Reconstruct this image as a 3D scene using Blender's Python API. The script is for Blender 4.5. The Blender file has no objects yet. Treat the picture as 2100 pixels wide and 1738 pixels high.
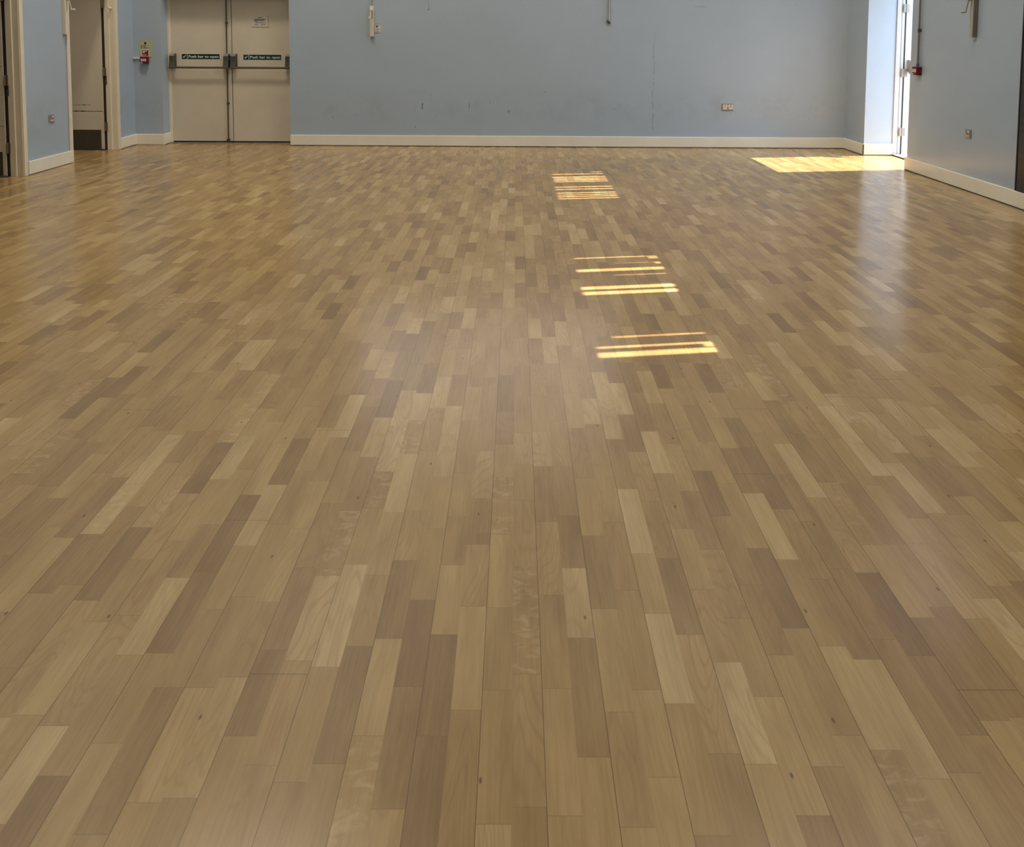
import bpy, bmesh, math, random
from mathutils import Matrix, Vector, Euler

S = bpy.context.scene
COL = S.collection
PI = math.pi
random.seed(4)

# ------------------------------------------------------------------ helpers
def bx(bm, x0, x1, y0, y1, z0, z1, bev=0.0, seg=2):
    vs = [bm.verts.new((x, y, z)) for x in (x0, x1) for y in (y0, y1) for z in (z0, z1)]
    idx = [(0, 1, 3, 2), (4, 6, 7, 5), (0, 4, 5, 1), (2, 3, 7, 6), (0, 2, 6, 4), (1, 5, 7, 3)]
    fs = [bm.faces.new([vs[i] for i in q]) for q in idx]
    if bev > 0:
        es = list({e for f in fs for e in f.edges})
        bmesh.ops.bevel(bm, geom=es, offset=bev, segments=seg, profile=0.5, affect='EDGES')
    return bm

def cyl(bm, p0, p1, r, n=16, r1=None):
    p0, p1 = Vector(p0), Vector(p1)
    d = p1 - p0
    q = d.to_track_quat('Z', 'Y').to_matrix().to_4x4()
    m = Matrix.Translation((p0 + p1) / 2) @ q
    bmesh.ops.create_cone(bm, cap_ends=True, segments=n, radius1=r, radius2=r if r1 is None else r1, depth=d.length, matrix=m)
    return bm

def ball(bm, c, r, sx=1, sy=1, sz=1):
    bmesh.ops.create_uvsphere(bm, u_segments=14, v_segments=10, radius=r,
                              matrix=Matrix.Translation(c) @ Matrix.Diagonal((sx, sy, sz, 1)))
    return bm

def prism_x(bm, prof, x0, x1, bev=0.0):
    """prof: list of (y,z); extruded along x"""
    a = [bm.verts.new((x0, y, z)) for y, z in prof]
    b = [bm.verts.new((x1, y, z)) for y, z in prof]
    n = len(prof)
    fs = [bm.faces.new(a[::-1]), bm.faces.new(b)]
    for i in range(n):
        fs.append(bm.faces.new((a[i], a[(i + 1) % n], b[(i + 1) % n], b[i])))
    if bev:
        bmesh.ops.bevel(bm, geom=list({e for f in fs for e in f.edges}), offset=bev, segments=2, profile=0.5, affect='EDGES')
    return bm

def poly_y(bm, pts, y0, y1):
    """pts: list of (x,z) outline, thickness y0..y1"""
    a = [bm.verts.new((x, y0, z)) for x, z in pts]
    b = [bm.verts.new((x, y1, z)) for x, z in pts]
    n = len(pts)
    bm.faces.new(a); bm.faces.new(b[::-1])
    for i in range(n):
        bm.faces.new((a[i], b[i], b[(i + 1) % n], a[(i + 1) % n]))
    return bm

def obj(name, bm, mat, parent=None, smooth=False):
    bmesh.ops.recalc_face_normals(bm, faces=bm.faces[:])
    me = bpy.data.meshes.new(name)
    bm.to_mesh(me); bm.free()
    me.materials.append(mat)
    if smooth:
        for p in me.polygons: p.use_smooth = True
        try: me.set_sharp_from_angle(angle=math.radians(40))
        except Exception: pass
    o = bpy.data.objects.new(name, me)
    COL.objects.link(o)
    if parent is not None: o.parent = parent
    return o

def struct(name, bm, mat, parent=None):
    o = obj(name, bm, mat, parent)
    if parent is None: o['kind'] = 'structure'
    return o

def thing(name, label, cat, loc=(0, 0, 0), rz=0.0, group=None):
    o = bpy.data.objects.new(name, None)
    o.empty_display_size = 0.05
    COL.objects.link(o)
    o.location = loc; o.rotation_euler = (0, 0, rz)
    o['label'] = label; o['category'] = cat
    if group: o['group'] = group
    return o

def tag(o, label, cat, group=None):
    o['label'] = label; o['category'] = cat
    if group: o['group'] = group
    return o

def dup(root, loc, rz, label):
    r = root.copy(); COL.objects.link(r); r.location = loc; r.rotation_euler = (0, 0, rz); r['label'] = label
    for ch in list(root.children):
        c = ch.copy(); COL.objects.link(c); c.parent = r
        for g in list(ch.children):
            d = g.copy(); COL.objects.link(d); d.parent = c
    return r

def text_bm(txt, size, width=None, bold=0.0, depth=0.0004):
    """text as mesh in the local xz plane, facing -y, left baseline at origin"""
    cu = bpy.data.curves.new('lettering', 'FONT')
    cu.body = txt; cu.size = size; cu.offset = bold; cu.extrude = depth; cu.resolution_u = 4
    t = bpy.data.objects.new('lettering_source', cu)
    COL.objects.link(t)
    dg = bpy.context.evaluated_depsgraph_get()
    me = bpy.data.meshes.new_from_object(t.evaluated_get(dg))
    bpy.data.objects.remove(t); bpy.data.curves.remove(cu)
    bm = bmesh.new(); bm.from_mesh(me); bpy.data.meshes.remove(me)
    if width:
        w = max(v.co.x for v in bm.verts) - min(v.co.x for v in bm.verts)
        bmesh.ops.scale(bm, vec=(width / w, 1, 1), verts=bm.verts)
    bmesh.ops.rotate(bm, cent=(0, 0, 0), matrix=Matrix.Rotation(PI / 2, 3, 'X'), verts=bm.verts)
    return bm

def shift(bm, v):
    bmesh.ops.translate(bm, vec=v, verts=bm.verts); return bm

# ------------------------------------------------------------------ materials
class NT:
    def __init__(s, name):
        s.m = bpy.data.materials.new(name); s.m.use_nodes = True
        s.t = s.m.node_tree; s.n = s.t.nodes; s.n.clear()
        s.out = s.n.new('ShaderNodeOutputMaterial')
        s.p = s.n.new('ShaderNodeBsdfPrincipled')
        s.t.links.new(s.p.outputs[0], s.out.inputs[0])
    def node(s, kind, **kw):
        n = s.n.new(kind)
        for k, v in kw.items(): setattr(n, k, v)
        return n
    def put(s, sock, v):
        if hasattr(v, 'links') or hasattr(v, 'is_linked'): s.t.links.new(v, sock)
        else: sock.default_value = v
    def math(s, op, a, b=0.0, c=0.0, clamp=False):
        n = s.node('ShaderNodeMath', operation=op, use_clamp=clamp)
        s.put(n.inputs[0], a); s.put(n.inputs[1], b)
        if op in ('MULTIPLY_ADD', 'SMOOTH_MIN', 'COMPARE', 'WRAP'): s.put(n.inputs[2], c)
        return n.outputs[0]
    def mix(s, f, a, b, blend='MIX'):
        n = s.node('ShaderNodeMix', data_type='RGBA', blend_type=blend)
        s.put(n.inputs[0], f); s.put(n.inputs[6], a); s.put(n.inputs[7], b)
        return n.outputs[2]
    def ramp(s, v, stops, interp='LINEAR'):
        n = s.node('ShaderNodeValToRGB'); n.color_ramp.interpolation = interp
        e = n.color_ramp.elements
        while len(e) < len(stops): e.new(0.5)
        for q, (p, c) in zip(e, stops): q.position = p; q.color = c
        s.put(n.inputs[0], v); return n.outputs[0]
    def smooth(s, v, a, b):
        n = s.node('ShaderNodeMapRange', interpolation_type='SMOOTHSTEP')
        s.put(n.inputs[0], v); n.inputs[1].default_value = a; n.inputs[2].default_value = b
        return n.outputs[0]
    def noise(s, vec, scale, detail=3, rough=0.5, dist=0.0, dim='3D'):
        n = s.node('ShaderNodeTexNoise', noise_dimensions=dim)
        if vec is not None: s.put(n.inputs['Vector'], vec)
        n.inputs['Scale'].default_value = scale; n.inputs['Detail'].default_value = detail
        n.inputs['Roughness'].default_value = rough; n.inputs['Distortion'].default_value = dist
        return n.outputs[0]
    def pos(s): return s.node('ShaderNodeNewGeometry').outputs['Position']
    def xyz(s, v):
        n = s.node('ShaderNodeSeparateXYZ'); s.put(n.inputs[0], v); return n.outputs
    def comb(s, x, y, z):
        n = s.node('ShaderNodeCombineXYZ'); s.put(n.inputs[0], x); s.put(n.inputs[1], y); s.put(n.inputs[2], z)
        return n.outputs[0]
    def bump(s, h, strength, dist=0.002):
        n = s.node('ShaderNodeBump'); s.put(n.inputs['Height'], h)
        n.inputs['Strength'].default_value = strength; n.inputs['Distance'].default_value = dist
        s.t.links.new(n.outputs[0], s.p.inputs['Normal'])

def C(r, g, b): return (r, g, b, 1.0)

def plain(name, col, rough=0.5, metal=0.0, var=0.06, scale=18.0, bump=0.0, spec=0.5):
    k = NT(name)
    nz = k.noise(k.pos(), scale, 4)
    lo = C(*[c * (1 - var) for c in col]); hi = C(*[min(1, c * (1 + var)) for c in col])
    k.put(k.p.inputs['Base Color'], k.ramp(nz, [(0.3, lo), (0.7, hi)]))
    k.p.inputs['Roughness'].default_value = rough; k.p.inputs['Metallic'].default_value = metal
    k.p.inputs['Specular IOR Level'].default_value = spec
    if bump: k.bump(k.noise(k.pos(), 140, 2), bump, 0.001)
    return k.m

PAINT = (0.385, 0.46, 0.54)

def wall_paint(name, scuffs=False, rough=0.42, dirty=1.0, spec=0.5):
    k = NT(name)
    P = k.pos(); x, y, z = k.xyz(P)
    n1 = k.noise(P, 1.3, 4, 0.6)
    col = k.ramp(n1, [(0.3, C(*[c * 0.965 for c in PAINT])), (0.7, C(*[c * 1.03 for c in PAINT]))])
    # rubbed dirt patches at chair-back height
    n2 = k.noise(P, 2.6, 6, 0.68)
    band = k.math('MULTIPLY', k.smooth(z, 0.22, 0.45), k.math('SUBTRACT', 1.0, k.smooth(z, 0.58, 0.85)))
    dirt = k.math('MULTIPLY', k.smooth(n2, 0.40, 0.78), band)
    col = k.mix(k.math('MULTIPLY', dirt, 0.30 * dirty), col, C(0.20, 0.20, 0.19))
    n3 = k.noise(k.comb(k.math('MULTIPLY', x, 9.0), k.math('MULTIPLY', y, 9.0), k.math('MULTIPLY', z, 2.0)), 3.0, 5, 0.7)
    col = k.mix(k.math('MULTIPLY', k.math('MULTIPLY', k.smooth(n3, 0.62, 0.74), band), 0.35 * dirty), col, C(0.13, 0.13, 0.12))
    if scuffs:
        nd = k.noise(P, 22, 3)
        brks = k.smooth(k.noise(P, 60, 2), 0.36, 0.5)
        for (sx, sz, h, w, lean, dark) in [(-1.196, .517, .062, .008, .10, .95), (-0.597, .518, .052, .006, .06, .75),
                                     (-1.093, .637, .041, .005, 0, .45), (-2.345, .361, .022, .006, .2, .55),
                                     (-1.284, .244, .024, .005, -.25, .5), (-2.039, .403, .019, .005, -.1, .45),
                                     (-0.331, .572, .053, .005, 0, .4), (-0.092, .455, .03, .02, .3, .4),
                                     (0.374, .704, .010, .013, 0, .55), (1.258, .494, .018, .006, .1, .5),
                                     (2.33, 1.80, .006, .09, -0.0, .35), (3.55, 1.83, .006, .03, 0, .35), (2.75, .43, .012, .012, 0, .35)]:
            dx = k.math('SUBTRACT', x, sx); dz = k.math('SUBTRACT', z, sz)
            dx = k.math('SUBTRACT', dx, k.math('MULTIPLY', dz, lean))
            dx = k.math('ADD', dx, k.math('MULTIPLY', k.math('SUBTRACT', nd, 0.5), 0.012))
            a = k.math('POWER', k.math('DIVIDE', dx, w), 2.0); b = k.math('POWER', k.math('DIVIDE', dz, h), 2.0)
            m = k.math('SUBTRACT', 1.0, k.smooth(k.math('ADD', a, b), 0.35, 1.1))
            col = k.mix(k.math('MULTIPLY', k.math('MULTIPLY', m, brks), dark), col, C(0.015, 0.015, 0.015))
        # hairline plaster crack
        wob = k.math('MULTIPLY', k.math('SUBTRACT', k.noise(k.comb(0.0, 0.0, z), 2.2, 5), 0.5), 0.10)
        d = k.math('ABSOLUTE', k.math('SUBTRACT', k.math('SUBTRACT', x, 1.755), wob))
        inz = k.math('MULTIPLY', k.smooth(z, 0.1, 0.2), k.math('SUBTRACT', 1.0, k.smooth(z, 1.2, 1.6)))
        cr = k.math('MULTIPLY', k.math('SUBTRACT', 1.0, k.smooth(d, 0.002, 0.0065)), inz)
        brk = k.smooth(k.noise(k.comb(x, 0.0, k.math('MULTIPLY', z, 5.0)), 3.0, 3), 0.35, 0.6)
        col = k.mix(k.math('MULTIPLY', k.math('MULTIPLY', cr, brk), 0.55), col, C(0.10, 0.11, 0.12))
    k.put(k.p.inputs['Base Color'], col)
    k.p.inputs['Roughness'].default_value = rough; k.p.inputs['Specular IOR Level'].default_value = spec
    k.bump(k.noise(P, 170, 3, 0.6), 0.25, 0.0012)
    return k.m

def cream_gloss(name, col=(0.66, 0.61, 0.52), chips=0.5, rough=0.38):
    k = NT(name)
    P = k.pos()
    n1 = k.noise(P, 3.0, 4, 0.6)
    c = k.ramp(n1, [(0.3, C(*[v * 0.95 for v in col])), (0.7, C(*[v * 1.03 for v in col]))])
    n2 = k.noise(P, 16, 6, 0.72)
    c = k.mix(k.math('MULTIPLY', k.smooth(n2, 0.69, 0.78), chips), c, C(0.16, 0.12, 0.085))
    k.put(k.p.inputs['Base Color'], c)
    k.p.inputs['Roughness'].default_value = rough
    k.bump(k.noise(P, 120, 2), 0.12, 0.0008)
    return k.m

def floor_wood():
    k = NT('beech_strip_floor')
    P = k.pos(); x, y, z = k.xyz(P)
    SW = 0.0645
    u = k.math('DIVIDE', k.math('SUBTRACT', x, 0.064), SW)
    colm = k.math('FLOOR', u)
    wn = k.node('ShaderNodeTexWhiteNoise', noise_dimensions='1D'); k.put(wn.inputs['W'], colm)
    rc = wn.outputs['Value']
    v = k.math('ADD', k.math('DIVIDE', y, 0.262), k.math('MULTIPLY', rc, 913.0))
    def vor(feat):
        n = k.node('ShaderNodeTexVoronoi', voronoi_dimensions='1D', feature=feat)
        k.put(n.inputs['W'], v); n.inputs['Scale'].default_value = 1.0; n.inputs['Randomness'].default_value = 0.62
        return n
    vc = vor('F1')
    sc = k.node('ShaderNodeSeparateColor'); k.put(sc.inputs[0], vc.outputs['Color'])
    # a second hash so tone does not follow the strip order
    wn2 = k.node('ShaderNodeTexWhiteNoise', noise_dimensions='2D')
    k.put(wn2.inputs['Vector'], k.comb(k.math('ADD', vc.outputs['W'], 3.7), colm, 0.0))
    s2 = k.node('ShaderNodeSeparateColor'); k.put(s2.inputs[0], wn2.outputs['Color'])
    r1, r2, r3 = s2.outputs[0], s2.outputs[1], s2.outputs[2]
    edge = vor('DISTANCE_TO_EDGE').outputs['Distance']
    tone = k.ramp(r1, [(0.0, C(*TONES[0])), (0.09, C(*TONES[1])), (0.30, C(*TONES[2])),
                       (0.62, C(*TONES[3])), (0.88, C(*TONES[4])), (1.0, C(*TONES[5]))])
    pink = k.mix(0.75, tone, C(0.86, 0.80, 0.80), 'MULTIPLY')
    tone = k.mix(k.math('MULTIPLY', k.smooth(r2, 0.55, 0.95), 0.55), tone, pink)
    off = k.math('MULTIPLY', r3, 57.0)
    # fine fibre
    g1 = k.noise(k.comb(k.math('MULTIPLY', x, 150.0), k.math('MULTIPLY', y, 7.0), off), 1.0, 4, 0.6)
    fib = k.ramp(g1, [(0.25, C(0.85, 0.82, 0.78)), (0.55, C(1.0, 1.0, 1.0)), (0.8, C(1.09, 1.09, 1.08))])
    col = k.mix(1.0, tone, fib, 'MULTIPLY')
    # broad colour drift along a stave
    g2 = k.noise(k.comb(k.math('MULTIPLY', x, 14.0), k.math('MULTIPLY', y, 3.2), off), 1.0, 3, 0.5)
    drift = k.ramp(g2, [(0.25, C(0.82, 0.78, 0.73)), (0.75, C(1.09, 1.09, 1.08))])
    col = k.mix(1.0, col, drift, 'MULTIPLY')
    # cathedral rings on some staves
    g3 = k.noise(k.comb(k.math('MULTIPLY', x, 11.0), k.math('MULTIPLY', y, 2.1), k.math('ADD', off, 9.0)), 1.0, 1, 0.4, 0.25)
    ring = k.math('FRACT', k.math('MULTIPLY', g3, 15.0))
    line = k.math('SUBTRACT', 1.0, k.smooth(k.math('ABSOLUTE', k.math('SUBTRACT', ring, 0.5)), 0.03, 0.22))
    amt = k.math('MULTIPLY', k.smooth(r2, 0.2, 0.9), 0.36)
    col = k.mix(k.math('MULTIPLY', line, amt), col, C(0.25, 0.145, 0.06))
    # curly figure (pale ripples across a few staves)
    g4 = k.noise(k.comb(k.math('MULTIPLY', x, 22.0), k.math('MULTIPLY', y, 42.0), off), 1.0, 3, 0.55, 0.8)
    curly = k.math('MULTIPLY', k.math('MULTIPLY', k.smooth(g4, 0.46, 0.72), k.smooth(r3, 0.96, 0.97)), 0.30)
    col = k.mix(curly, col, C(0.62, 0.47, 0.27))
    # small dark knots and flecks
    vk = k.node('ShaderNodeTexVoronoi', voronoi_dimensions='2D')
    k.put(vk.inputs['Vector'], k.comb(k.math('MULTIPLY', x, 5.2), k.math('MULTIPLY', y, 2.4), 0.0)); vk.inputs['Scale'].default_value = 1.0
    sk = k.node('ShaderNodeSeparateColor'); k.put(sk.inputs[0], vk.outputs['Color'])
    kn = k.math('MULTIPLY', k.math('SUBTRACT', 1.0, k.smooth(vk.outputs['Distance'], 0.008, 0.022)), k.math('GREATER_THAN', sk.outputs[0], 0.45))
    col = k.mix(k.math('MULTIPLY', kn, 0.75), col, C(0.07, 0.035, 0.015))
    # glued strip joints, board seams every second strip, butt joints
    f1 = k.math('ABSOLUTE', k.math('SUBTRACT', k.math('FRACT', k.math('ADD', u, 0.5)), 0.5))
    f2 = k.math('ABSOLUTE', k.math('SUBTRACT', k.math('FRACT', k.math('ADD', k.math('MULTIPLY', u, 0.5), 0.5)), 0.5))
    strip = k.math('SUBTRACT', 1.0, k.smooth(f1, 0.004, 0.014))
    seam = k.math('SUBTRACT', 1.0, k.smooth(f2, 0.004, 0.0095))
    butt = k.math('SUBTRACT', 1.0, k.smooth(edge, 0.0015, 0.006))
    col = k.mix(k.math('MULTIPLY', strip, 0.16), col, C(0.16, 0.09, 0.04))
    col = k.mix(k.math('MULTIPLY', butt, 0.35), col, C(0.16, 0.09, 0.04))
    # long boards end every 3.7 m
    bd = k.math('FLOOR', k.math('MULTIPLY', u, 0.5))
    wn3 = k.node('ShaderNodeTexWhiteNoise', noise_dimensions='1D'); k.put(wn3.inputs['W'], k.math('ADD', bd, 0.37))
    be = k.math('FRACT', k.math('ADD', k.math('DIVIDE', y, 3.7), wn3.outputs['Value']))
    bend = k.math('LESS_THAN', be, 0.0005)
    col = k.mix(k.math('MULTIPLY', k.math('MAXIMUM', seam, bend), k.math('ADD', 0.35, k.math('MULTIPLY', k.noise(k.comb(colm, k.math('MULTIPLY', y, 0.8), 0.0), 1.0, 2), 0.6))), col, C(0.07, 0.04, 0.018))
    k.put(k.p.inputs['Base Color'], col)
    rg = k.noise(P, 1.1, 4, 0.6)
    rn = k.ramp(rg, [(0.3, C(0.185, 0.185, 0.185)), (0.7, C(0.235, 0.235, 0.235))])
    k.put(k.p.inputs['Roughness'], rn)
    k.p.inputs['Specular IOR Level'].default_value = 0.72
    hb = k.math('ADD', k.math('MULTIPLY', g1, 0.12), k.math('SUBTRACT', 1.0, k.math('MAXIMUM', seam, k.math('MULTIPLY', strip, 0.2))))
    k.bump(hb, 0.045, 0.001)
    return k.m

TONES = [(0.262, 0.166, 0.069), (0.315, 0.205, 0.085), (0.3523, 0.2317, 0.0956), (0.3846, 0.2575, 0.1072), (0.4224, 0.2911, 0.1264), (0.484, 0.3527, 0.1722)]
M = {}
M['floor'] = floor_wood()
M['paint'] = wall_paint('pale_blue_paint')
M['paint_scuffed'] = wall_paint('pale_blue_paint_scuffed', True, 0.46)
M['paint_gloss'] = wall_paint('pale_blue_eggshell', False, 0.22, 0.25, 1.0)
M['skirting'] = cream_gloss('cream_skirting_paint', (0.84, 0.785, 0.66), 0.5)
M['frame'] = cream_gloss('cream_frame_paint', (0.76, 0.68, 0.53), 0.8)
M['door'] = cream_gloss('cream_door_paint', (0.63, 0.565, 0.45), 0.12, 0.45)
M['upvc'] = plain('white_door_frame', (0.50, 0.49, 0.46), 0.35, var=0.02)
M['ceiling'] = plain('white_ceiling', (0.78, 0.77, 0.74), 0.8, var=0.03)
M['steel'] = plain('brushed_steel', (0.42, 0.40, 0.37), 0.38, 0.9, scale=60)
M['kick'] = plain('brushed_kick_plate', (0.10, 0.088, 0.068), 0.45, 0.6, scale=50)
M['hinge'] = plain('hinge_brass', (0.30, 0.24, 0.16), 0.4, 0.8)
M['hinge_white'] = plain('painted_hinge', (0.22, 0.21, 0.19), 0.4, 0.3)
M['bar'] = plain('grey_panic_hardware', (0.062, 0.060, 0.054), 0.5, 0.0)
M['bar_top'] = plain('grey_panic_cap', (0.20, 0.19, 0.17), 0.45, 0.0)
M['brown_bar'] = plain('dark_bronze_bar', (0.115, 0.090, 0.070), 0.4, 0.5)
M['black'] = plain('black_rubber', (0.012, 0.011, 0.010), 0.6)
M['dark'] = plain('dark_gap', (0.02, 0.017, 0.014), 0.8)
M['sign_green'] = plain('dark_green_sign', (0.004, 0.016, 0.011), 0.35)
M['sign_white'] = plain('sign_white', (0.62, 0.68, 0.60), 0.5, var=0.02)
M['notice_paper'] = plain('notice_paper', (0.63, 0.575, 0.475), 0.5, var=0.02)
M['paper'] = plain('white_paper', (0.66, 0.63, 0.56), 0.6, var=0.02)
M['ink'] = plain('dark_print', (0.07, 0.065, 0.055), 0.6)
M['ink_grey'] = plain('grey_print', (0.20, 0.215, 0.22), 0.6)
M['ink_brown'] = plain('brown_print', (0.30, 0.25, 0.17), 0.6)
M['red'] = plain('red_plastic', (0.115, 0.003, 0.006), 0.35)
M['red_print'] = plain('red_print', (0.22, 0.012, 0.006), 0.5)
M['glow_card'] = plain('pale_green_card', (0.50, 0.52, 0.28), 0.5, var=0.04)
M['white_plastic'] = plain('white_plastic', (0.72, 0.70, 0.66), 0.4, var=0.02)
M['pink_label'] = plain('pale_pink_label', (0.75, 0.55, 0.53), 0.5, var=0.02)
M['winder'] = plain('cream_winder', (0.70, 0.63, 0.52), 0.4, var=0.04)
M['winder_grey'] = plain('grey_winder', (0.40, 0.375, 0.32), 0.4, var=0.05)
M['conduit'] = plain('galvanised_conduit', (0.42, 0.40, 0.36), 0.4, 0.5)
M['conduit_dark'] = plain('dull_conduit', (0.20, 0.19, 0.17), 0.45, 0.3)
M['panel'] = plain('dark_grey_gloss', (0.032, 0.033, 0.032), 0.26, bump=0.3, var=0.15, scale=30)
M['concrete'] = plain('pale_concrete', (0.45, 0.44, 0.42), 0.8, var=0.08, scale=6)
M['blind'] = plain('dark_blind_slats', (0.30, 0.30, 0.30), 0.7)
M['shade_blocker'] = plain('grey_render', (0.26, 0.27, 0.28), 0.85)

def lit_blind(name, col, strength):
    k = NT(name)
    k.n.remove(k.p)
    e = k.node('ShaderNodeEmission')
    P = k.pos(); x, y, z = k.xyz(P)
    st = k.math('ABSOLUTE', k.math('SUBTRACT', k.math('FRACT', k.math('MULTIPLY', z, 10.0)), 0.5))
    c = k.ramp(st, [(0.0, C(*[v * 0.8 for v in col])), (0.3, C(*col))])
    k.put(e.inputs[0], c); e.inputs[1].default_value = strength
    k.t.links.new(e.outputs[0], k.out.inputs[0])
    return k.m
M['daylit_blind'] = lit_blind('daylit_window_blind', (1.0, 0.97, 0.92), 1.25)

# ------------------------------------------------------------------ dimensions (metres, camera above the origin looking along +Y)
XL, XR, YB, ZC = -4.87, 4.215, 9.63, 9.0
XO = 4.60               # outer face of the right wall
YF = -4.0               # wall behind the camera
DZ = 2.08               # inner door head
EZ = 2.11               # exit door head
E0, E1 = 8.075, 9.085   # exit opening along the right wall
DX0, DX1, DY, DH = -4.515, -2.885, 9.81, 2.0    # double door recess

# ------------------------------------------------------------------ shell
bm = bmesh.new(); bx(bm, -7.0, 4.56, YF - 0.2, 10.2, -0.12, 0.0)
struct('floor', bm, M['floor'])
bm = bmesh.new(); bx(bm, -7.2, XO, YF - 0.2, 10.3, ZC, ZC + 0.2)
struct('ceiling', bm, M['ceiling'])

bm = bmesh.new()
bx(bm, DX1, XO, YB, 10.2, 0, ZC)
bx(bm, XL - 0.12, DX0, YB, 10.2, 0, ZC)
bx(bm, DX0, DX1, YB, 10.2, DH, ZC)
struct('wall_back', bm, M['paint_scuffed'])
bm = bmesh.new(); bx(bm, DX0, DX1, 9.95, 10.2, 0, DH)
struct('wall_outside', bm, M['dark'])

bm = bmesh.new()
XI = XL - 0.12
bx(bm, XI, XL, YF, 6.45, 0, ZC)
bx(bm, XI, XL, 7.41, 8.24, 0, ZC)
bx(bm, XI, XL, 9.185, YB + 0.0, 0, ZC)
bx(bm, XI, XL, 6.45, 7.41, DZ, ZC)
bx(bm, XI, XL, 8.24, 9.185, DZ, ZC)
struct('wall_left', bm, M['paint'])

CZ0, CZ1, CY0, CY1 = 3.70, 4.73, 3.35, 8.75
bm = bmesh.new()
bx(bm, XR, XO, YF, E0, 0, CZ0)
bx(bm, XR, XO, E0, E1, EZ, CZ0)
bx(bm, XR, XO, E1, YB, 0, CZ0)
bx(bm, XR, XO, YF, CY0, CZ0, CZ1)
bx(bm, XR, XO, CY1, YB, CZ0, CZ1)
bx(bm, XR, XO, YF, YB, CZ1, ZC)
struct('wall_right', bm, M['paint_gloss'])

bm = bmesh.new(); bx(bm, -7.2, XO, YF - 0.2, YF, 0, ZC)
struct('wall_front', bm, M['paint'])

# corridor beyond the two left doors
bm = bmesh.new()
bx(bm, -6.7, -6.6, YF, 10.2, 0, 2.7)
bx(bm, -6.6, XI, 10.0, 10.2, 0, 2.7)
bx(bm, -6.6, XI, YF, YF + 0.1, 0, 2.7)
bx(bm, -6.7, XI, YF, 10.2, 2.6, 2.7)
struct('wall_corridor', bm, M['ceiling'])

# outside paving
bm = bmesh.new(); bx(bm, XO + 0.06, 30, -20, 40, -0.25, -0.03)
struct('ground', bm, M['concrete'])
# unseen outside wall, added to shade the far reveal of the exit
bm = bmesh.new(); bx(bm, XO, 6.7, 6.75, 7.15, -0.03, 3.2)
struct('wall_shade_blocker', bm, M['shade_blocker'])

# ------------------------------------------------------------------ skirting boards
SH, ST = 0.138, 0.018
def skirt_x(bm, x0, x1, y):            # along x, on a wall facing -Y
    bx(bm, x0, x1, y - ST, y, 0.006, SH, 0.004)
    bx(bm, x0, x1, y - ST + 0.004, y, 0.0, 0.006)
def skirt_y(bm, y0, y1, x, sgn):       # along y, protruding sgn
    a, b = sorted((x, x + sgn * ST))
    bx(bm, a, b, y0, y1, 0.006, SH, 0.004)
bm = bmesh.new()
skirt_x(bm, DX1 + 0.0, XR, YB)
skirt_x(bm, XL, DX0 + ST, YB)
skirt_y(bm, YB - ST + 0.0005, DY, DX0 + 0.0005, +1)
struct('baseboard_back', bm, M['skirting'])
bm = bmesh.new()
skirt_y(bm, 7.475, 8.24, XL, +1)
skirt_y(bm, 9.235, YB, XL, +1)
skirt_y(bm, YF, 6.38, XL, +1)
struct('baseboard_left', bm, M['skirting'])
bm = bmesh.new()
skirt_y(bm, YF, E0, XR, -1)
skirt_y(bm, E1 - ST, YB, XR, -1)
bx(bm, XR - ST, 4.553, E1 - ST, E1, 0.006, SH + 0.004, 0.004)
bx(bm, XR - ST, 4.553, E0, E0 + ST, 0.006, SH + 0.004, 0.004)
struct('baseboard_right', bm, M['skirting'])
# dark strip coloured as the shadow line under the back and right skirting
bm = bmesh.new()
bx(bm, DX1, XR, YB - ST - 0.001, YB - 0.002, 0.0, 0.007)
bx(bm, XR - ST - 0.001, XR - 0.002, YF, E0, 0.0, 0.007)
bx(bm, XR - ST - 0.001, XR - 0.002, E1, YB, 0.0, 0.007)
struct('skirting_shadow_line', bm, M['dark'])

# ------------------------------------------------------------------ double exit doors on the back wall
# frame
bm = bmesh.new()
bx(bm, DX0, DX0 + 0.030, DY - 0.012, DY + 0.06, 0, DH, 0.004)
bx(bm, DX0 + 0.026, DX0 + 0.040, DY - 0.002, DY + 0.06, 0, DH, 0.003)
bx(bm, DX1 - 0.030, DX1, DY - 0.012, DY + 0.06, 0, DH, 0.004)
bx(bm, DX0, DX1, DY - 0.012, DY + 0.06, DH - 0.04, DH, 0.004)
struct('trim_2', bm, M['frame'])
# threshold strip
bm = bmesh.new(); bx(bm, DX0 + 0.03, DX1 - 0.03, DY - 0.035, DY + 0.07, 0, 0.010, 0.003)
struct('trim_3', bm, M['steel'])

def housing_bm(cx, w=0.066):
    """panic bar end case: a curved case on the door with an arm dropping out to the bar"""
    bm = bmesh.new()
    y = DY
    prof = [(y - 0.004, 1.163), (y - 0.030, 1.166), (y - 0.050, 1.156), (y - 0.060, 1.138), (y - 0.064, 1.07),
            (y - 0.072, 1.03), (y - 0.087, 0.985), (y - 0.080, 0.974), (y - 0.056, 0.976), (y - 0.034, 1.005), (y - 0.004, 1.02)]
    prism_x(bm, prof, cx - w / 2, cx + w / 2, 0.005)
    return bm
def cap_bm(cx, w=0.066):
    bm = bmesh.new()
    y = DY
    prism_x(bm, [(y - 0.006, 1.166), (y - 0.030, 1.170), (y - 0.053, 1.158), (y - 0.0635, 1.138), (y - 0.0635, 1.136), (y - 0.006, 1.136)], cx - w / 2 + 0.004, cx + w / 2 - 0.004, 0.003)
    return bm
def back_plate_bm(cx, w=0.07):
    bm = bmesh.new(); bx(bm, cx - w / 2, cx + w / 2, DY - 0.006, DY + 0.001, 0.99, 1.168, 0.002)
    return bm

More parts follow.
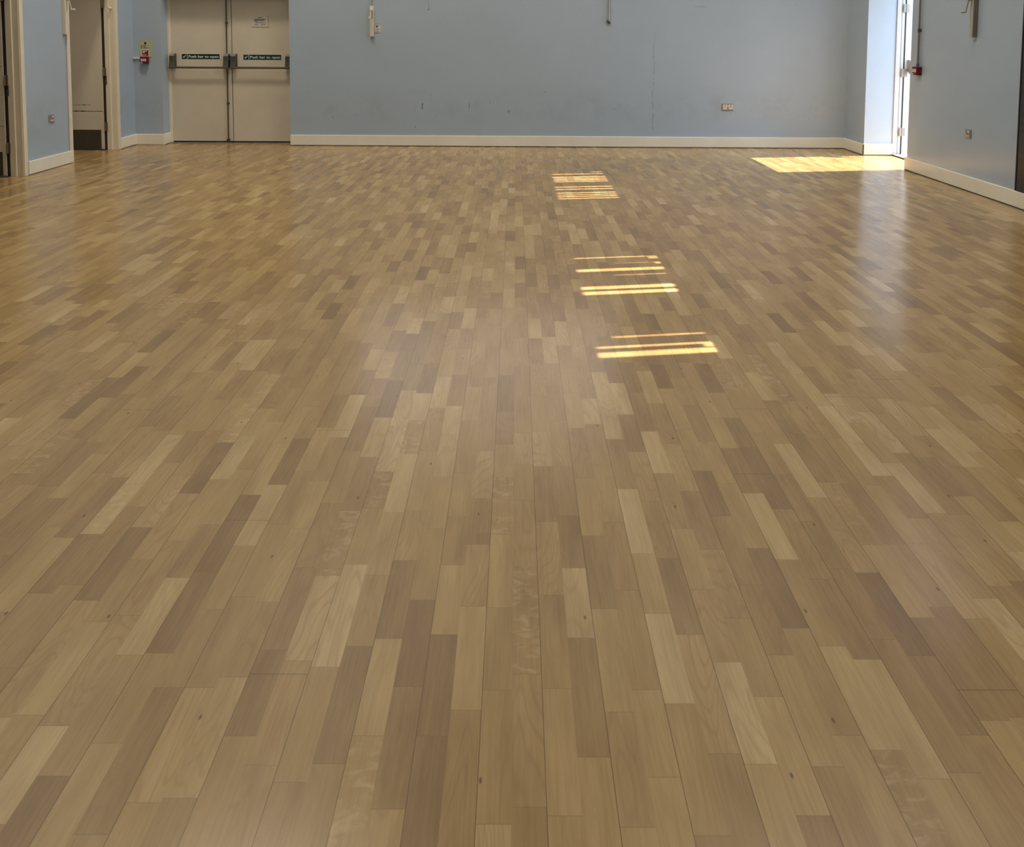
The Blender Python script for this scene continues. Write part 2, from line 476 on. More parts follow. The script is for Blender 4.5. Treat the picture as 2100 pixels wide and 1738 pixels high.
def door_leaf(name, x0, x1, hous, rod_x=None):
    bm = bmesh.new(); bx(bm, x0, x1, DY, DY + 0.045, 0.026, DH - 0.043, 0.002)
    d = struct(name, bm, M['door'])
    bm = bmesh.new(); cyl(bm, (hous[0], DY - 0.074, 0.990), (hous[1], DY - 0.074, 0.990), 0.0135, 20)
    bar = obj('push_bar', bm, M['brown_bar'], d, True)
    bar['label'] = 'dark bronze push bar'
    for cx in hous:
        h = obj('bar_end_case', housing_bm(cx), M['bar'], bar)
        obj('case_cap', cap_bm(cx), M['bar_top'], bar)
        obj('back_plate', back_plate_bm(cx), M['black'], bar)
    if rod_x:
        bm = bmesh.new()
        cyl(bm, (rod_x, DY - 0.018, 0.03), (rod_x, DY - 0.018, 0.985), 0.0085, 14)
        cyl(bm, (rod_x, DY - 0.018, 1.16), (rod_x, DY - 0.018, DH - 0.06), 0.0085, 14)
        rod = obj('vertical_bolt_rod', bm, M['brown_bar'], d, True)
        for z in (1.566, 0.521):
            bm = bmesh.new(); cyl(bm, (rod_x, DY - 0.018, z - 0.013), (rod_x, DY - 0.018, z + 0.013), 0.015, 14)
            bx(bm, rod_x - 0.02, rod_x + 0.02, DY - 0.012, DY, z - 0.011, z + 0.011, 0.003)
            obj('rod_guide', bm, M['brown_bar'], rod, True)
        bm = bmesh.new(); bx(bm, rod_x - 0.02, rod_x + 0.02, DY - 0.034, DY, 0.032, 0.062, 0.006)
        cyl(bm, (rod_x, DY - 0.018, 0.010), (rod_x, DY - 0.018, 0.05), 0.012, 14)
        obj('floor_bolt', bm, M['brown_bar'], rod, True)
    return d

MX = -3.686
dl = door_leaf('door_1', DX0 + 0.035, MX - 0.004, (-4.443, -3.745), -3.745)
dr = door_leaf('door_2', MX + 0.004, DX1 - 0.018, (-3.652, -2.945))
# meeting strip and dark joint
bm = bmesh.new(); bx(bm, MX - 0.004, MX + 0.004, DY + 0.004, DY + 0.03, 0.01, DH - 0.05)
obj('meeting_seal', bm, M['dark'], dr)
bm = bmesh.new(); bx(bm, -3.718, -3.672, DY - 0.045, DY, 1.075, 1.145, 0.004)
obj('latch_keep', bm, M['black'], dr)
# dark slot under both leaves
bm = bmesh.new(); bx(bm, DX0 + 0.03, DX1 - 0.01, DY + 0.012, DY + 0.05, 0.009, 0.027)
struct('trim_4', bm, M['dark'])

def push_sign(x0, z0, label):
    W_, H_ = 0.492, 0.066
    r = thing('push_bar_sign', label, 'sign', (x0, DY, z0), 0, 'push bar signs on the double doors')
    bm = bmesh.new(); bx(bm, -0.007, W_ + 0.007, -0.0016, 0, -0.008, H_ + 0.007, 0.0005)
    obj('sign_backing', bm, M['sign_white'], r)
    bm = bmesh.new(); bx(bm, 0, 0.067, -0.0024, -0.0016, 0, H_)
    bx(bm, 0.074, W_, -0.0024, -0.0016, 0, H_)
    obj('sign_panel', bm, M['sign_green'], r)
    bm = bmesh.new()
    poly_y(bm, [(0.012, 0.030), (0.019, 0.037), (0.027, 0.027), (0.050, 0.053), (0.057, 0.047), (0.027, 0.013)], -0.0030, -0.0024)
    obj('check_mark', bm, M['sign_white'], r)
    bm = shift(text_bm('Push bar to open', 0.044, 0.392, 0.0011), (0.085, -0.0027, 0.019))
    obj('lettering', bm, M['sign_white'], r)
    return r
push_sign(-4.337, 1.096, 'dark green sign reading Push bar to open on the left door of the pair')
push_sign(-3.538, 1.091, 'dark green sign reading Push bar to open on the right door, below the paper notice')

r = thing('notice', 'small white paper notice with a few printed lines on the right double door', 'notice', (-3.424, DY, 1.518), math.radians(0))
bm = bmesh.new(); bx(bm, 0, 0.218, -0.0015, 0, 0, 0.152, 0.0004)
obj('paper', bm, M['notice_paper'], r)
bm = bmesh.new()
bx(bm, 0.083, 0.137, -0.0021, -0.0015, 0.118, 0.126)
bx(bm, 0.047, 0.186, -0.0021, -0.0015, 0.049, 0.0555)
bx(bm, 0.036, 0.088, -0.0021, -0.0015, 0.026, 0.032)
bx(bm, 0.122, 0.184, -0.0021, -0.0015, 0.026, 0.032)
obj('printed_lines', bm, M['ink'], r)
bm = bmesh.new()
for i, w in enumerate((0.138, 0.138, 0.132, 0.04)):
    bx(bm, 0.036, 0.036 + w, -0.0021, -0.0015, 0.095 - i * 0.0098, 0.1035 - i * 0.0098)
obj('printed_paragraph', bm, M['ink_grey'], r)
bm = bmesh.new(); bx(bm, 0.214, 0.2195, -0.003, -0.0012, 0.0, 0.148)
bx(bm, 0.01, 0.2195, -0.003, -0.0012, -0.004, 0.0)
obj('curled_edge', bm, M['ink_brown'], r)

# ------------------------------------------------------------------ corridor doors in the left wall
def left_door(n_door, n_trim, y0, y1):
    """opening y0..y1; the leaf stands open into the corridor on the far jamb"""
    bm = bmesh.new()
    bx(bm, XL, XL + 0.016, y1, y1 + 0.055, 0, DZ + 0.05, 0.005)              # far architrave
    bx(bm, XL, XL + 0.016, y0 - 0.055, y0, 0, DZ + 0.05, 0.005)              # near architrave
    bx(bm, XL, XL + 0.016, y0 - 0.055, y1 + 0.055, DZ, DZ + 0.05, 0.005)
    for (a, b, s) in ((y1 - 0.004, y1 + 0.002, -1), (y0 - 0.002, y0 + 0.004, 1)):
        bx(bm, XL - 0.062, XL + 0.004, a, b, 0, DZ, 0.0015)                  # jamb lining
    bx(bm, XL - 0.118, XL - 0.058, y1 - 0.016, y1 + 0.002, 0, DZ, 0.003)     # stop
    bx(bm, XL - 0.118, XL - 0.058, y0 - 0.002, y0 + 0.016, 0, DZ, 0.003)
    bx(bm, XL - 0.118, XL + 0.004, y0, y1, DZ - 0.02, DZ, 0.002)
    t = struct(n_trim, bm, M['frame'])
    bm = bmesh.new()
    cyl(bm, (XL - 0.030, y1 - 0.007, 1.725), (XL - 0.030, y1 - 0.04, 1.725), 0.010, 12)
    ball(bm, (XL - 0.030, y1 - 0.045, 1.725), 0.015)
    if n_door == 'door_4': obj('door_hook', bm, M['winder'], t, True)
    else: bm.free()
    bm = bmesh.new(); bx(bm, XL - 0.122, XL - 0.102, y1 - 0.020, y1 - 0.015, 0.80, 0.91, 0.001)
    k = obj('strike_plate', bm, M['hinge'], t)
    bm = bmesh.new(); bx(bm, XL - 0.118, XL - 0.106, y1 - 0.024, y1 - 0.0195, 0.812, 0.835); bx(bm, XL - 0.118, XL - 0.106, y1 - 0.024, y1 - 0.0195, 0.862, 0.90)
    obj('latch_slot', bm, M['dark'], k)
    # leaf
    lx1 = XL - 0.150; lx0 = lx1 - 0.83
    yf = y1 - 0.020
    bm = bmesh.new(); bx(bm, lx0, lx1, yf, yf + 0.044, 0.008, DZ - 0.03, 0.002)
    d = struct(n_door, bm, M['door'])
    bm = bmesh.new(); bx(bm, lx0 + 0.03, lx1 - 0.036, yf - 0.002, yf, 0.012, 0.247, 0.0008)
    obj('kick_plate', bm, M['kick'], d)['label'] = 'dull metal kick plate'
    for z in (0.285, 0.955, 1.78):
        bm = bmesh.new(); bx(bm, XL - 0.146, XL - 0.106, yf - 0.003, yf + 0.004, z - 0.052, z + 0.052, 0.001)
        cyl(bm, (XL - 0.137, yf - 0.002, z - 0.052), (XL - 0.137, yf - 0.002, z + 0.052), 0.007, 12)
        obj('hinge', bm, M['hinge'], d)
    # dark gap behind the leaf edge
    bm = bmesh.new(); bx(bm, lx1 + 0.001, XL - 0.119, yf + 0.006, yf + 0.03, 0.0, DZ - 0.02)
    obj('edge_seal', bm, M['dark'], d)
    if n_door == 'door_4':
        bm = bmesh.new()
        bx(bm, lx0 + 0.3, lx1 - 0.008, yf - 0.0007, yf, 0.471, 0.475)
        for i in range(26):
            u = random.random(); xx = lx1 - 0.02 - u * 0.33; w = random.uniform(0.005, 0.03); h = random.uniform(0.002, 0.007)
            bx(bm, xx - w, xx, yf - 0.0008, yf, 0.473 - h / 2, 0.473 + h)
        for i in range(14):
            xx = lx1 - 0.15 - random.random() * 0.19; w = random.uniform(0.01, 0.03)
            zz = 0.552 + random.uniform(-0.003, 0.003)
            bx(bm, xx - w, xx, yf - 0.0008, yf, zz - 0.0015, zz + 0.0015)
        obj('scrape_marks', bm, M['dark'], d)
    else:
        bm = bmesh.new()
        for (z, w) in ((1.09, 0.05), (0.50, 0.035)):
            bx(bm, lx1 - 0.02 - w, lx1 - 0.008, yf - 0.0008, yf, z, z + 0.004)
        obj('scrape_marks', bm, M['dark'], d)
    return d
left_door('door_3', 'trim_5', 6.45, 7.41)
left_door('door_4', 'trim_6', 8.24, 9.185)
# dark rubber floor joint in each doorway
bm = bmesh.new(); bx(bm, -6.2, XL - 0.12, 7.35, 7.40, 0, 0.004); bx(bm, -6.2, XL - 0.12, 9.12, 9.17, 0, 0.004)
struct('trim_7', bm, M['dark'])

# ------------------------------------------------------------------ exit door in the right wall (open to the outside)
bm = bmesh.new()
bx(bm, 4.555, 4.590, E1 - 0.012, E1 + 0.02, 0, EZ, 0.003)
bx(bm, 4.588, 4.614, E1 - 0.006, E1 + 0.02, 0, EZ, 0.003)
bx(bm, 4.618, 4.652, E1 - 0.004, E1 + 0.02, 0, EZ, 0.003)
bx(bm, 4.555, 4.652, E0 - 0.02, E0 + 0.010, 0, EZ, 0.003)
bx(bm, 4.555, 4.652, E0, E1, EZ - 0.005, EZ + 0.03, 0.003)
struct('trim_8', bm, M['upvc'])
bm = bmesh.new(); bx(bm, 4.6145, 4.6178, E1 - 0.003, E1 + 0.02, 0, EZ)
bx(bm, 4.6525, 4.668, E1 - 0.003, E1 + 0.03, 0.01, EZ)
struct('trim_9', bm, M['black'])
bm = bmesh.new(); bx(bm, 4.55, 4.668, E0 + 0.01, E1 - 0.004, 0, 0.016, 0.003)
struct('skirting_shadow_line0', bm, M['upvc'])
bm = bmesh.new(); bx(bm, 4.5455, 4.5505, E0, E1 - 0.004, 0, 0.012)
struct('skirting_shadow_line1', bm, M['black'])
bm = bmesh.new(); bx(bm, 0, 0.94, 0.0, 0.046, 0.02, EZ - 0.02, 0.002)
ex = struct('door_5', bm, M['upvc'])
ex.location = (4.672, E1, 0); ex.rotation_euler = (0, 0, math.radians(9))
for z in (0.285, 1.0, 1.775):
    bm = bmesh.new()
    bx(bm, 0.0, 0.034, -0.006, 0.002, z - 0.05, z + 0.05, 0.001)
    cyl(bm, (-0.008, -0.008, z - 0.05), (-0.008, -0.008, z + 0.05), 0.0085, 12)
    bx(bm, -0.048, -0.006, -0.012, -0.006, z - 0.05, z + 0.05, 0.001)
    obj('hinge', bm, M['hinge_white'], ex, False)
bm = bmesh.new(); cyl(bm, (0.07, -0.085, 1.0), (0.86, -0.085, 1.0), 0.0115, 16)
pb = obj('push_bar', bm, M['steel'], ex, True)
for cx in (0.07, 0.86):
    bm = bmesh.new()
    prism_x(bm, [(0, 1.16), (-0.045, 1.158), (-0.06, 1.12), (-0.064, 1.07), (-0.10, 0.99), (-0.06, 0.98), (0, 1.02)], cx - 0.033, cx + 0.033, 0.004)
    obj('bar_end_case', bm, M['conduit'], pb)

# ------------------------------------------------------------------ high windows above the picture
# window_1: clerestory on the right wall, dark vertical blinds with the gaps the sun comes through
bm = bmesh.new()
bx(bm, 4.27, 4.33, CY0, CY1, CZ0, 3.763)
bx(bm, 4.27, 4.33, CY0, CY1, 4.665, CZ1)
bx(bm, 4.27, 4.33, CY0, CY0 + 0.03, CZ0, CZ1)
bx(bm, 4.27, 4.33, CY1 - 0.03, CY1, CZ0, CZ1)
win = struct('window_1', bm, M['upvc'])
TA, TE = 0.135, 1.12
def wy(yf, xf): return yf + TA * (4.30 - xf)
gaps = []   # (centre, width, z0, z1)
for yf, w, z1 in ((7.80, .020, 3.95), (7.695, .040, 4.665), (7.535, .060, 4.665), (7.45, .050, 4.665), (7.375, .050, 4.665), (7.30, .035, 4.665),
                  (7.035, .045, 4.665), (6.93, .045, 4.665), (6.765, .040, 4.665), (6.68, .025, 4.665), (6.61, .030, 4.665), (6.53, .040, 4.665)):
    gaps.append((wy(yf, .52), w, 3.763, z1))
for yf, xf, w, z1 in ((4.776, .70, .014, 4.45), (4.663, .84, .009, 4.12), (4.499, .535, .062, 4.665), (4.428, .80, .008, 4.15),
                      (4.180, .537, .060, 4.665), (4.093, .527, .062, 4.665),
                      (3.497, .665, .010, 4.30), (3.367, .545, .020, 4.55), (3.286, .533, .064, 4.665)):
    gaps.append((wy(yf, xf), w, 3.763, z1))
for yf, xf, w, z1 in ((4.770, .90, .05, 3.86), (4.655, .90, .04, 3.83), (3.395, .93, .045, 3.84)):
    gaps.append((wy(yf, xf), w, 3.763, z1))
gaps = [(c, w * (0.78 if w > 0.03 else 1.0), a, b) for c, w, a, b in gaps]
gaps.sort()
cur = CY0 + 0.03
def slat(y0, y1, z0=3.763, z1=4.665):
    n = max(1, round((y1 - y0) / 0.30))
    for i in range(n):
        bm = bmesh.new()
        a = y0 + (y1 - y0) * i / n; b = y0 + (y1 - y0) * (i + 1) / n
        bx(bm, 4.298, 4.302, a, b + (0.0 if i == n - 1 else 0.001), z0, z1)
        obj('blind_slat', bm, M['blind'], win)
for (c, w, z0, z1) in gaps:
    a, b = c - w / 2, c + w / 2
    if a > cur: slat(cur, a)
    a = max(a, cur)
    if z1 < 4.66 and b > a: slat(a, b, z1, 4.665)
    cur = max(cur, b)
slat(cur, CY1 - 0.03)

# window_2: high windows on the back wall with daylight behind closed blinds
WX0, WX1, WZ0, WZ1 = -2.05, 1.35, 2.2, 4.0
bm = bmesh.new()
bx(bm, WX0, WX1, YB - 0.012, YB - 0.002, WZ0, WZ1)
w2 = struct('window_2', bm, M['daylit_blind'])
bm = bmesh.new()
for x in (WX0, WX0 + (WX1 - WX0) / 3, WX0 + 2 * (WX1 - WX0) / 3, WX1):
    bx(bm, x - 0.03, x + 0.03, YB - 0.05, YB, WZ0 - 0.03, WZ1 + 0.03)
bx(bm, WX0, WX1, YB - 0.05, YB, WZ0 - 0.05, WZ0); bx(bm, WX0, WX1, YB - 0.05, YB, WZ1, WZ1 + 0.05)
obj('window_frame', bm, M['frame'], w2)

# ------------------------------------------------------------------ wall fittings
def winder(loc, rz, label, kind='cream', h=0.387, w=0.047, d=0.040, rod=1.0, handle=(-0.010, 0.10), z0=0.0):
    """window winder: long slim case with a folding crank; local -y is into the room, origin at the case foot"""
    mat = M['winder'] if kind == 'cream' else M['winder_grey']
    t = thing('window_winder', label, 'window winder', loc, rz, 'window winders on the walls')
    bm = bmesh.new(); bx(bm, -w / 2, w / 2, -d, 0, 0, h, 0.004)
    obj('case', bm, mat, t)
    bm = bmesh.new()
    bx(bm, -w / 2 + 0.0015, w / 2 - 0.0015, -d - 0.0015, -d + 0.002, h - 0.048, h - 0.001, 0.001)
    obj('gear_cover', bm, M['white_plastic'] if kind == 'cream' else mat, t)
    bm = bmesh.new(); cyl(bm, (0, -0.02, h), (0, -0.02, h + rod), 0.008, 14)
    obj('cable_tube', bm, M['conduit'], t, True)
    # crank
    pz = h - 0.052
    bm = bmesh.new()
    cyl(bm, (0, -d, pz), (0, -d - 0.035, pz), 0.010, 14)
    a = Vector((0, -d - 0.032, pz)); b = Vector((handle[0] - 0.008, -d - 0.032, pz - handle[1]))
    cyl(bm, a, b, 0.0065, 12)
    ball(bm, a, 0.0105)
    cr = obj('crank', bm, mat, t, True)
    bm = bmesh.new(); cyl(bm, b + Vector((0, 0.004, 0)), b + Vector((0, -0.034, 0)), 0.0085, 14, 0.0105); ball(bm, b + Vector((0, -0.034, 0)), 0.0105)
    obj('crank_knob', bm, mat if kind != 'cream' else M['white_plastic'], cr, True)
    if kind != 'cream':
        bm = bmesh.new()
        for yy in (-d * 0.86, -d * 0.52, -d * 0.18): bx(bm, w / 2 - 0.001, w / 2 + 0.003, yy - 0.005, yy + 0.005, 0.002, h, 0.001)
        obj('side_shade_grooves', bm, M['conduit_dark'], t)  # grooved side strips, coloured dark to carry the shade of that side
    # brown scuff rubbed by the crank
    if kind == 'cream':
        bm = bmesh.new(); poly_y(bm, [(0.006, pz - 0.005), (0.014, pz - 0.005), (0.010, pz - 0.10), (-0.006, pz - 0.13), (0.002, pz - 0.06)], -d - 0.0006, -d + 0.001)
        obj('rub_mark', bm, M['ink_brown'], t)
    return t
winder((-1.829, YB, 1.402), 0, 'slim cream window winder with crank on the long back wall, beside the small card')
winder((XL, 8.150, 1.408), PI / 2, 'cream window winder on the left wall beside the corridor doorway', h=0.42, handle=(0.04, 0.10))
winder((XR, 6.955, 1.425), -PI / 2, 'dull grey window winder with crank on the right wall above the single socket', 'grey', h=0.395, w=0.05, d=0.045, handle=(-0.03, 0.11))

# little card beside the winder on the back wall
t = thing('instruction_card', 'small cream card with dark picture fixed right of the back wall window winder', 'card', (-1.795, YB, 1.452))
bm = bmesh.new(); bx(bm, 0, 0.068, -0.006, 0, 0, 0.098, 0.006)
obj('card', bm, M['paper'], t)
bm = bmesh.new(); poly_y(bm, [(0.014, 0.062), (0.033, 0.062), (0.033, 0.074), (0.050, 0.076), (0.050, 0.088), (0.014, 0.088)], -0.0068, -0.006)
obj('picture', bm, M['ink'], t)
bm = bmesh.new()
for z in (0.030, 0.037, 0.044): bx(bm, 0.010, 0.056, -0.0066, -0.006, z, z + 0.005)
obj('printed_lines', bm, M['ink_brown'], t)
bm = bmesh.new(); bx(bm, 0.010, 0.056, -0.0066, -0.006, 0.012, 0.018)
obj('printed_base_line', bm, M['ink'], t)
bm = bmesh.new(); bx(bm, 0.006, 0.052, -0.003, 0, 0.106, 0.118, 0.002)
obj('fixing_clip', bm, M['winder_grey'], t)

# winding rod end on the back wall
t = thing('wall_mounted_conduit', 'thin grey vertical tube ending in a dark fitting on the long back wall', 'conduit', (1.172, YB, 1.60), 0)
bm = bmesh.new(); cyl(bm, (0, -0.016, 0.02), (0, -0.016, 0.9), 0.0105, 14)
obj('tube', bm, M['conduit'], t, True)
bm = bmesh.new(); cyl(bm, (-0.022, -0.014, 0.022), (0.010, -0.018, -0.006), 0.014, 14); ball(bm, (0.008, -0.016, -0.008), 0.016)
obj('end_fitting', bm, M['brown_bar'], t, True)
t = thing('wall_mounted_conduit', 'faint painted vertical tube on the back wall, right of the cream window winder', 'conduit', (-1.105, YB, 1.765), 0)
bm = bmesh.new(); cyl(bm, (0, -0.004, 0.0), (0, -0.004, 0.7), 0.006, 12)
obj('tube', bm, M['paint'], t, True)
bm = bmesh.new(); cyl(bm, (-0.012, 0, -0.02), (-0.012, -0.006, -0.02), 0.006, 10)
obj('wall_plug', bm, M['brown_bar'], t, True)

# sockets
def socket(loc, rz, label, w=0.088, double=False):
    t = thing('wall_socket', label, 'socket', loc, rz, 'sockets low on the walls')
    h = 0.086
    bm = bmesh.new(); bx(bm, -w / 2, w / 2, -0.009, 0, -h / 2, h / 2, 0.003)
    obj('face_plate', bm, M['steel'], t)
    if double:
        for cx in (-0.036, 0.036):
            bm = bmesh.new(); bx(bm, cx - 0.028, cx + 0.028, -0.0115, -0.008, -0.031, 0.031, 0.002)
            ins = obj('socket_insert', bm, M['winder'], t)
            bm = bmesh.new()
            bx(bm, cx - 0.004, cx + 0.004, -0.0122, -0.011, 0.008, 0.022)
            bx(bm, cx - 0.017, cx - 0.008, -0.0122, -0.011, -0.010, -0.004); bx(bm, cx + 0.008, cx + 0.017, -0.0122, -0.011, -0.010, -0.004)
            obj('pin_slots', bm, M['dark'], ins)
            s = -1 if cx > 0 else 1
            bm = bmesh.new(); bx(bm, s * 0.003 + (0 if s > 0 else -0.012), s * 0.003 + (0.012 if s > 0 else 0), -0.0145, -0.010, 0.004, 0.030, 0.002)
            obj('rocker_switch', bm, M['white_plastic'], t)
        for cx in (-0.040, 0.036):
            bm = bmesh.new(); bx(bm, cx - 0.021, cx + 0.021, -0.0128, -0.010, -0.026, -0.013, 0.001)
            obj('lower_shutter', bm, M['white_plastic'], t)
    else:
        bm = bmesh.new(); bx(bm, -0.030, 0.030, -0.0115, -0.008, -0.032, 0.032, 0.002)
        ins = obj('socket_insert', bm, M['ink_brown'], t)
        bm = bmesh.new()
        bx(bm, -0.004, 0.004, -0.0122, -0.011, -0.006, 0.010)
        bx(bm, -0.018, -0.009, -0.0122, -0.011, -0.022, -0.015); bx(bm, 0.009, 0.018, -0.0122, -0.011, -0.022, -0.015)
        obj('pin_slots', bm, M['dark'], ins)
        bm = bmesh.new(); bx(bm, 0.004, 0.024, -0.0150, -0.010, 0.008, 0.029, 0.002)
        obj('rocker_switch', bm, M['white_plastic'], t)
        bm = bmesh.new(); bx(bm, -0.023, -0.006, -0.0128, -0.010, -0.028, -0.010, 0.002); bx(bm, 0.006, 0.023, -0.0128, -0.010, -0.028, -0.010, 0.002)
        obj('lower_shutter', bm, M['white_plastic'], t)
    return t
s0 = socket((XL, 7.880, 0.525), PI / 2, 'metal single socket on the short left wall between the two corridor doorways')
dup(s0, (XR, 6.990, 0.530), -PI / 2, 'metal single socket on the right wall below the grey window winder')
socket((2.710, YB, 0.526), 0, 'metal double socket low on the long back wall', 0.146, True)

# fire alarm point on the short back wall left of the double doors
t = thing('fire_sign', 'pale green fire action card above the red call point left of the double doors', 'sign', (-4.797, YB, 1.118), 0)
bm = bmesh.new(); bx(bm, 0, 0.158, -0.003, 0, 0, 0.222, 0.001)
obj('card', bm, M['glow_card'], t)
bm = bmesh.new()
for (a, b, c, d) in ((0.008, 0.150, 0.209, 0.212), (0.008, 0.011, 0.01, 0.212), (0.147, 0.150, 0.01, 0.212)):
    bx(bm, a, b, -0.0036, -0.003, c, d)
bx(bm, 0.020, 0.132, -0.0036, -0.003, 0.150, 0.156)
bx(bm, 0.022, 0.040, -0.0036, -0.003, 0.112, 0.150)
bx(bm, 0.055, 0.080, -0.0036, -0.003, 0.112, 0.150)
bx(bm, 0.085, 0.130, -0.0036, -0.003, 0.120, 0.128); bx(bm, 0.085, 0.118, -0.0036, -0.003, 0.112, 0.116)
obj('printed_text', bm, M['ink_grey'], t)
bm = bmesh.new(); cyl(bm, (0.079, -0.0028, 0.182), (0.079, -0.0042, 0.182), 0.0155, 24)
obj('printed_dot', bm, M['black'], t)
bm = bmesh.new(); bx(bm, 0.027, 0.128, -0.006, -0.003, 0.012, 0.104, 0.001)
pic = obj('pictogram_border', bm, M['paper'], t)
bm = bmesh.new(); bx(bm, 0.037, 0.118, -0.0068, -0.006, 0.022, 0.094)
obj('pictogram_field', bm, M['red_print'], pic)
bm = bmesh.new()
poly_y(bm, [(0.046, 0.084), (0.044, 0.068), (0.052, 0.058), (0.066, 0.058), (0.074, 0.070), (0.082, 0.080), (0.098, 0.076), (0.104, 0.086), (0.078, 0.088)], -0.0075, -0.0068)
obj('pictogram_hand', bm, M['paper'], pic)
bm = bmesh.new(); bx(bm, 0.042, 0.090, -0.0075, -0.0068, 0.032, 0.040)
obj('pictogram_caption', bm, M['pink_label'], pic)

def call_point(loc, rz, label, w=0.090, d=0.056):
    t = thing('wall_mounted_call_point', label, 'fire alarm call point', loc, rz, 'red fire alarm call points')
    bm = bmesh.new(); bx(bm, -w / 2, w / 2, -d * 0.6, 0, 0, 0.089, 0.004)
    obj('back_box', bm, M['red'], t)
    bm = bmesh.new(); bx(bm, -w / 2 - 0.002, w / 2 + 0.002, -d, -d * 0.58, 0.002, 0.091, 0.005)
    obj('front_cover', bm, M['red'], t)
    bm = bmesh.new(); bx(bm, -0.034, 0.034, -d - 0.0015, -d + 0.001, 0.032, 0.066, 0.004)
    lab = obj('break_glass_label', bm, M['pink_label'], t)
    bm = bmesh.new()
    for i in range(5): bx(bm, -0.021 + i * 0.009, -0.015 + i * 0.009, -d - 0.0022, -d - 0.0014, 0.046, 0.053)
    obj('printed_word', bm, M['ink_brown'], lab)
    bm = bmesh.new(); bx(bm, -0.042, -0.012, -d - 0.0015, -d + 0.001, 0.008, 0.018, 0.003)
    obj('test_key_slot', bm, M['white_plastic'], t)
    return t
cp = call_point((-4.719, YB, 1.040), 0, 'red call point left of the double doors, under the pale green card')
dup(cp, (XR, 7.888, 1.030), -PI / 2, 'red call point on the right wall at the foot of the steel conduit')
t = obj('cable_trunking', bx(bmesh.new(), XL, -4.764, YB - 0.018, YB, 1.100, 1.122, 0.002), M['white_plastic'])
tag(t, 'short white horizontal cable trunking running from the corner to the left call point', 'trunking')
t = thing('steel_conduit', 'steel vertical conduit rising from the call point on the right wall', 'conduit', (XR, 7.890, 1.122), -PI / 2)
bm = bmesh.new(); cyl(bm, (0, -0.022, 0.0), (0, -0.022, 2.3), 0.010, 16)
obj('tube', bm, M['conduit_dark'], t, True)
bm = bmesh.new(); cyl(bm, (0, -0.022, 0.355), (0, -0.022, 0.395), 0.0135, 16); bx(bm, -0.012, 0.012, -0.02, 0, 0.36, 0.39, 0.002)
obj('saddle_clip', bm, M['bar'], t, True)
bm = bmesh.new(); cyl(bm, (0, -0.022, 0.0), (0, -0.022, 0.03), 0.017, 16, 0.0115)
obj('box_gland', bm, M['bar'], t, True)

# dark panel at the right edge of the picture
t = thing('wall_panel', 'dark grey glossy panel on the right wall at the edge of the photo', 'panel', (XR, 6.29, 0.142), -PI / 2)
bm = bmesh.new(); bx(bm, 0.012, 1.6, -0.012, 0.0, 0, 2.2, 0.001)
obj('panel_board', bm, M['panel'], t)
bm = bmesh.new(); bx(bm, 0.0, 0.014, -0.016, 0.0, 0, 2.2, 0.001)
obj('edge_strip', bm, M['black'], t)

# ------------------------------------------------------------------ lights
def area(name, loc, size, power, col, rot=(0, 0, 0), sy=None):
    l = bpy.data.lights.new(name, 'AREA'); l.energy = power; l.color = col
    l.size = size
    if sy: l.shape = 'RECTANGLE'; l.size_y = sy
    o = bpy.data.objects.new(name, l); COL.objects.link(o)
    o.location = loc; o.rotation_euler = rot
    return o
sun = bpy.data.lights.new('sun', 'SUN'); sun.energy = 25.0; sun.color = (1.0, 0.80, 0.65); sun.angle = math.radians(0.25)
so = bpy.data.objects.new('sun', sun); COL.objects.link(so)
so.rotation_euler = Vector((-1, -TA, -TE)).to_track_quat('-Z', 'Y').to_euler()
so.location = (10, 10, 12)

WARM = (1.0, 0.87, 0.68)
area('ceiling_light_a', (-2.7, 6.7, 8.9), 0.9, 320, WARM)
area('fill_light_b', (-1.6, 2.0, 8.9), 2.6, 65, WARM)  # unseen lamp added as soft fill for the room
area('fill_light_c', (1.0, 3.4, 8.9), 2.6, 40, WARM)  # second unseen lamp, added for more soft fill
area('fill_light_d', (3.1, 6.1, 8.9), 2.0, 215, (1.0, 0.95, 0.88))  # unseen lamp added to brighten the right end of the back wall
area('corridor_fill', (-5.75, 7.7, 2.55), 0.5, 6, WARM)  # unseen lamp added to lift the open corridor door leaf

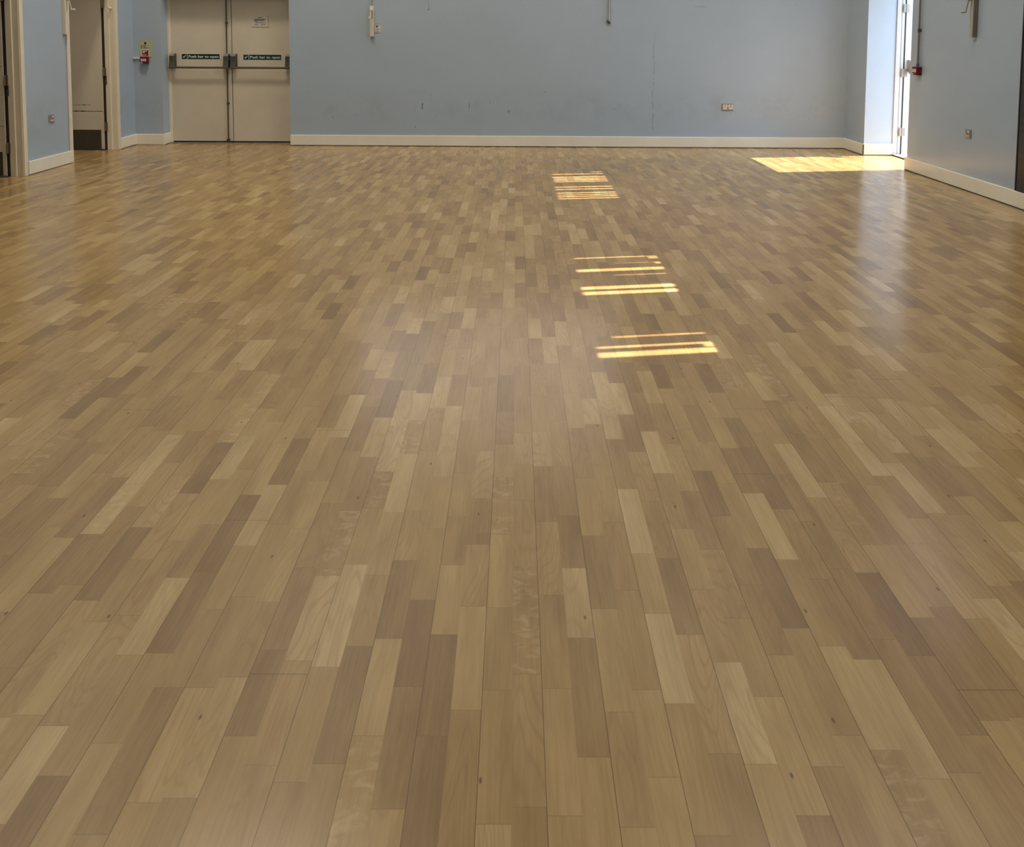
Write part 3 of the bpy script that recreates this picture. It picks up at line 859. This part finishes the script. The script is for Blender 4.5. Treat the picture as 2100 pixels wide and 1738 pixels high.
w = bpy.data.worlds.new('daylight'); S.world = w; w.use_nodes = True
nt = w.node_tree; nt.nodes.clear()
o = nt.nodes.new('ShaderNodeOutputWorld'); b = nt.nodes.new('ShaderNodeBackground')
tc = nt.nodes.new('ShaderNodeTexCoord'); sp = nt.nodes.new('ShaderNodeSeparateXYZ'); rp = nt.nodes.new('ShaderNodeValToRGB')
nt.links.new(tc.outputs['Generated'], sp.inputs[0]); nt.links.new(sp.outputs[2], rp.inputs[0])
rp.color_ramp.elements[0].position = 0.0; rp.color_ramp.elements[0].color = (0.80, 0.90, 1.0, 1)
rp.color_ramp.elements[1].position = 0.6; rp.color_ramp.elements[1].color = (0.55, 0.74, 1.0, 1)
nt.links.new(rp.outputs[0], b.inputs[0]); b.inputs[1].default_value = 8.0
nt.links.new(b.outputs[0], o.inputs[0])

# ------------------------------------------------------------------ camera
FPX, CX, CY, IW, IH = 1550.0, 1058.0, 178.0, 2100.0, 1738.0
th, ro = math.radians(3.79), math.radians(0.32)
f = Vector((0, math.cos(th), -math.sin(th))); u0 = Vector((0, math.sin(th), math.cos(th))); r0 = Vector((1, 0, 0))
rr = r0 * math.cos(ro) + u0 * math.sin(ro); uu = u0 * math.cos(ro) - r0 * math.sin(ro)
cam = bpy.data.cameras.new('camera'); co = bpy.data.objects.new('camera', cam); COL.objects.link(co)
mw = Matrix((rr, uu, -f)).transposed().to_4x4(); mw.translation = (0, 0, 1.409)
co.matrix_world = mw
cam.sensor_fit = 'HORIZONTAL'; cam.sensor_width = 36.0; cam.lens = FPX / IW * 36.0
cam.shift_x = -(CX - IW / 2) / IW
cam.shift_y = (CY - IH / 2) / IW
cam.clip_start = 0.02; cam.clip_end = 200
S.camera = co

S.view_settings.view_transform = 'Standard'
S.view_settings.look = 'None'
S.view_settings.gamma = 1.0
S.view_settings.use_curve_mapping = False
S.view_settings.exposure = 0.0
S.cycles.use_denoising = True
S.cycles.max_bounces = 5
S.cycles.diffuse_bounces = 3
S.cycles.glossy_bounces = 2
S.cycles.use_adaptive_sampling = True
S.cycles.adaptive_threshold = 0.1
S.cycles.adaptive_min_samples = 16
S.cycles.sample_clamp_indirect = 6.0
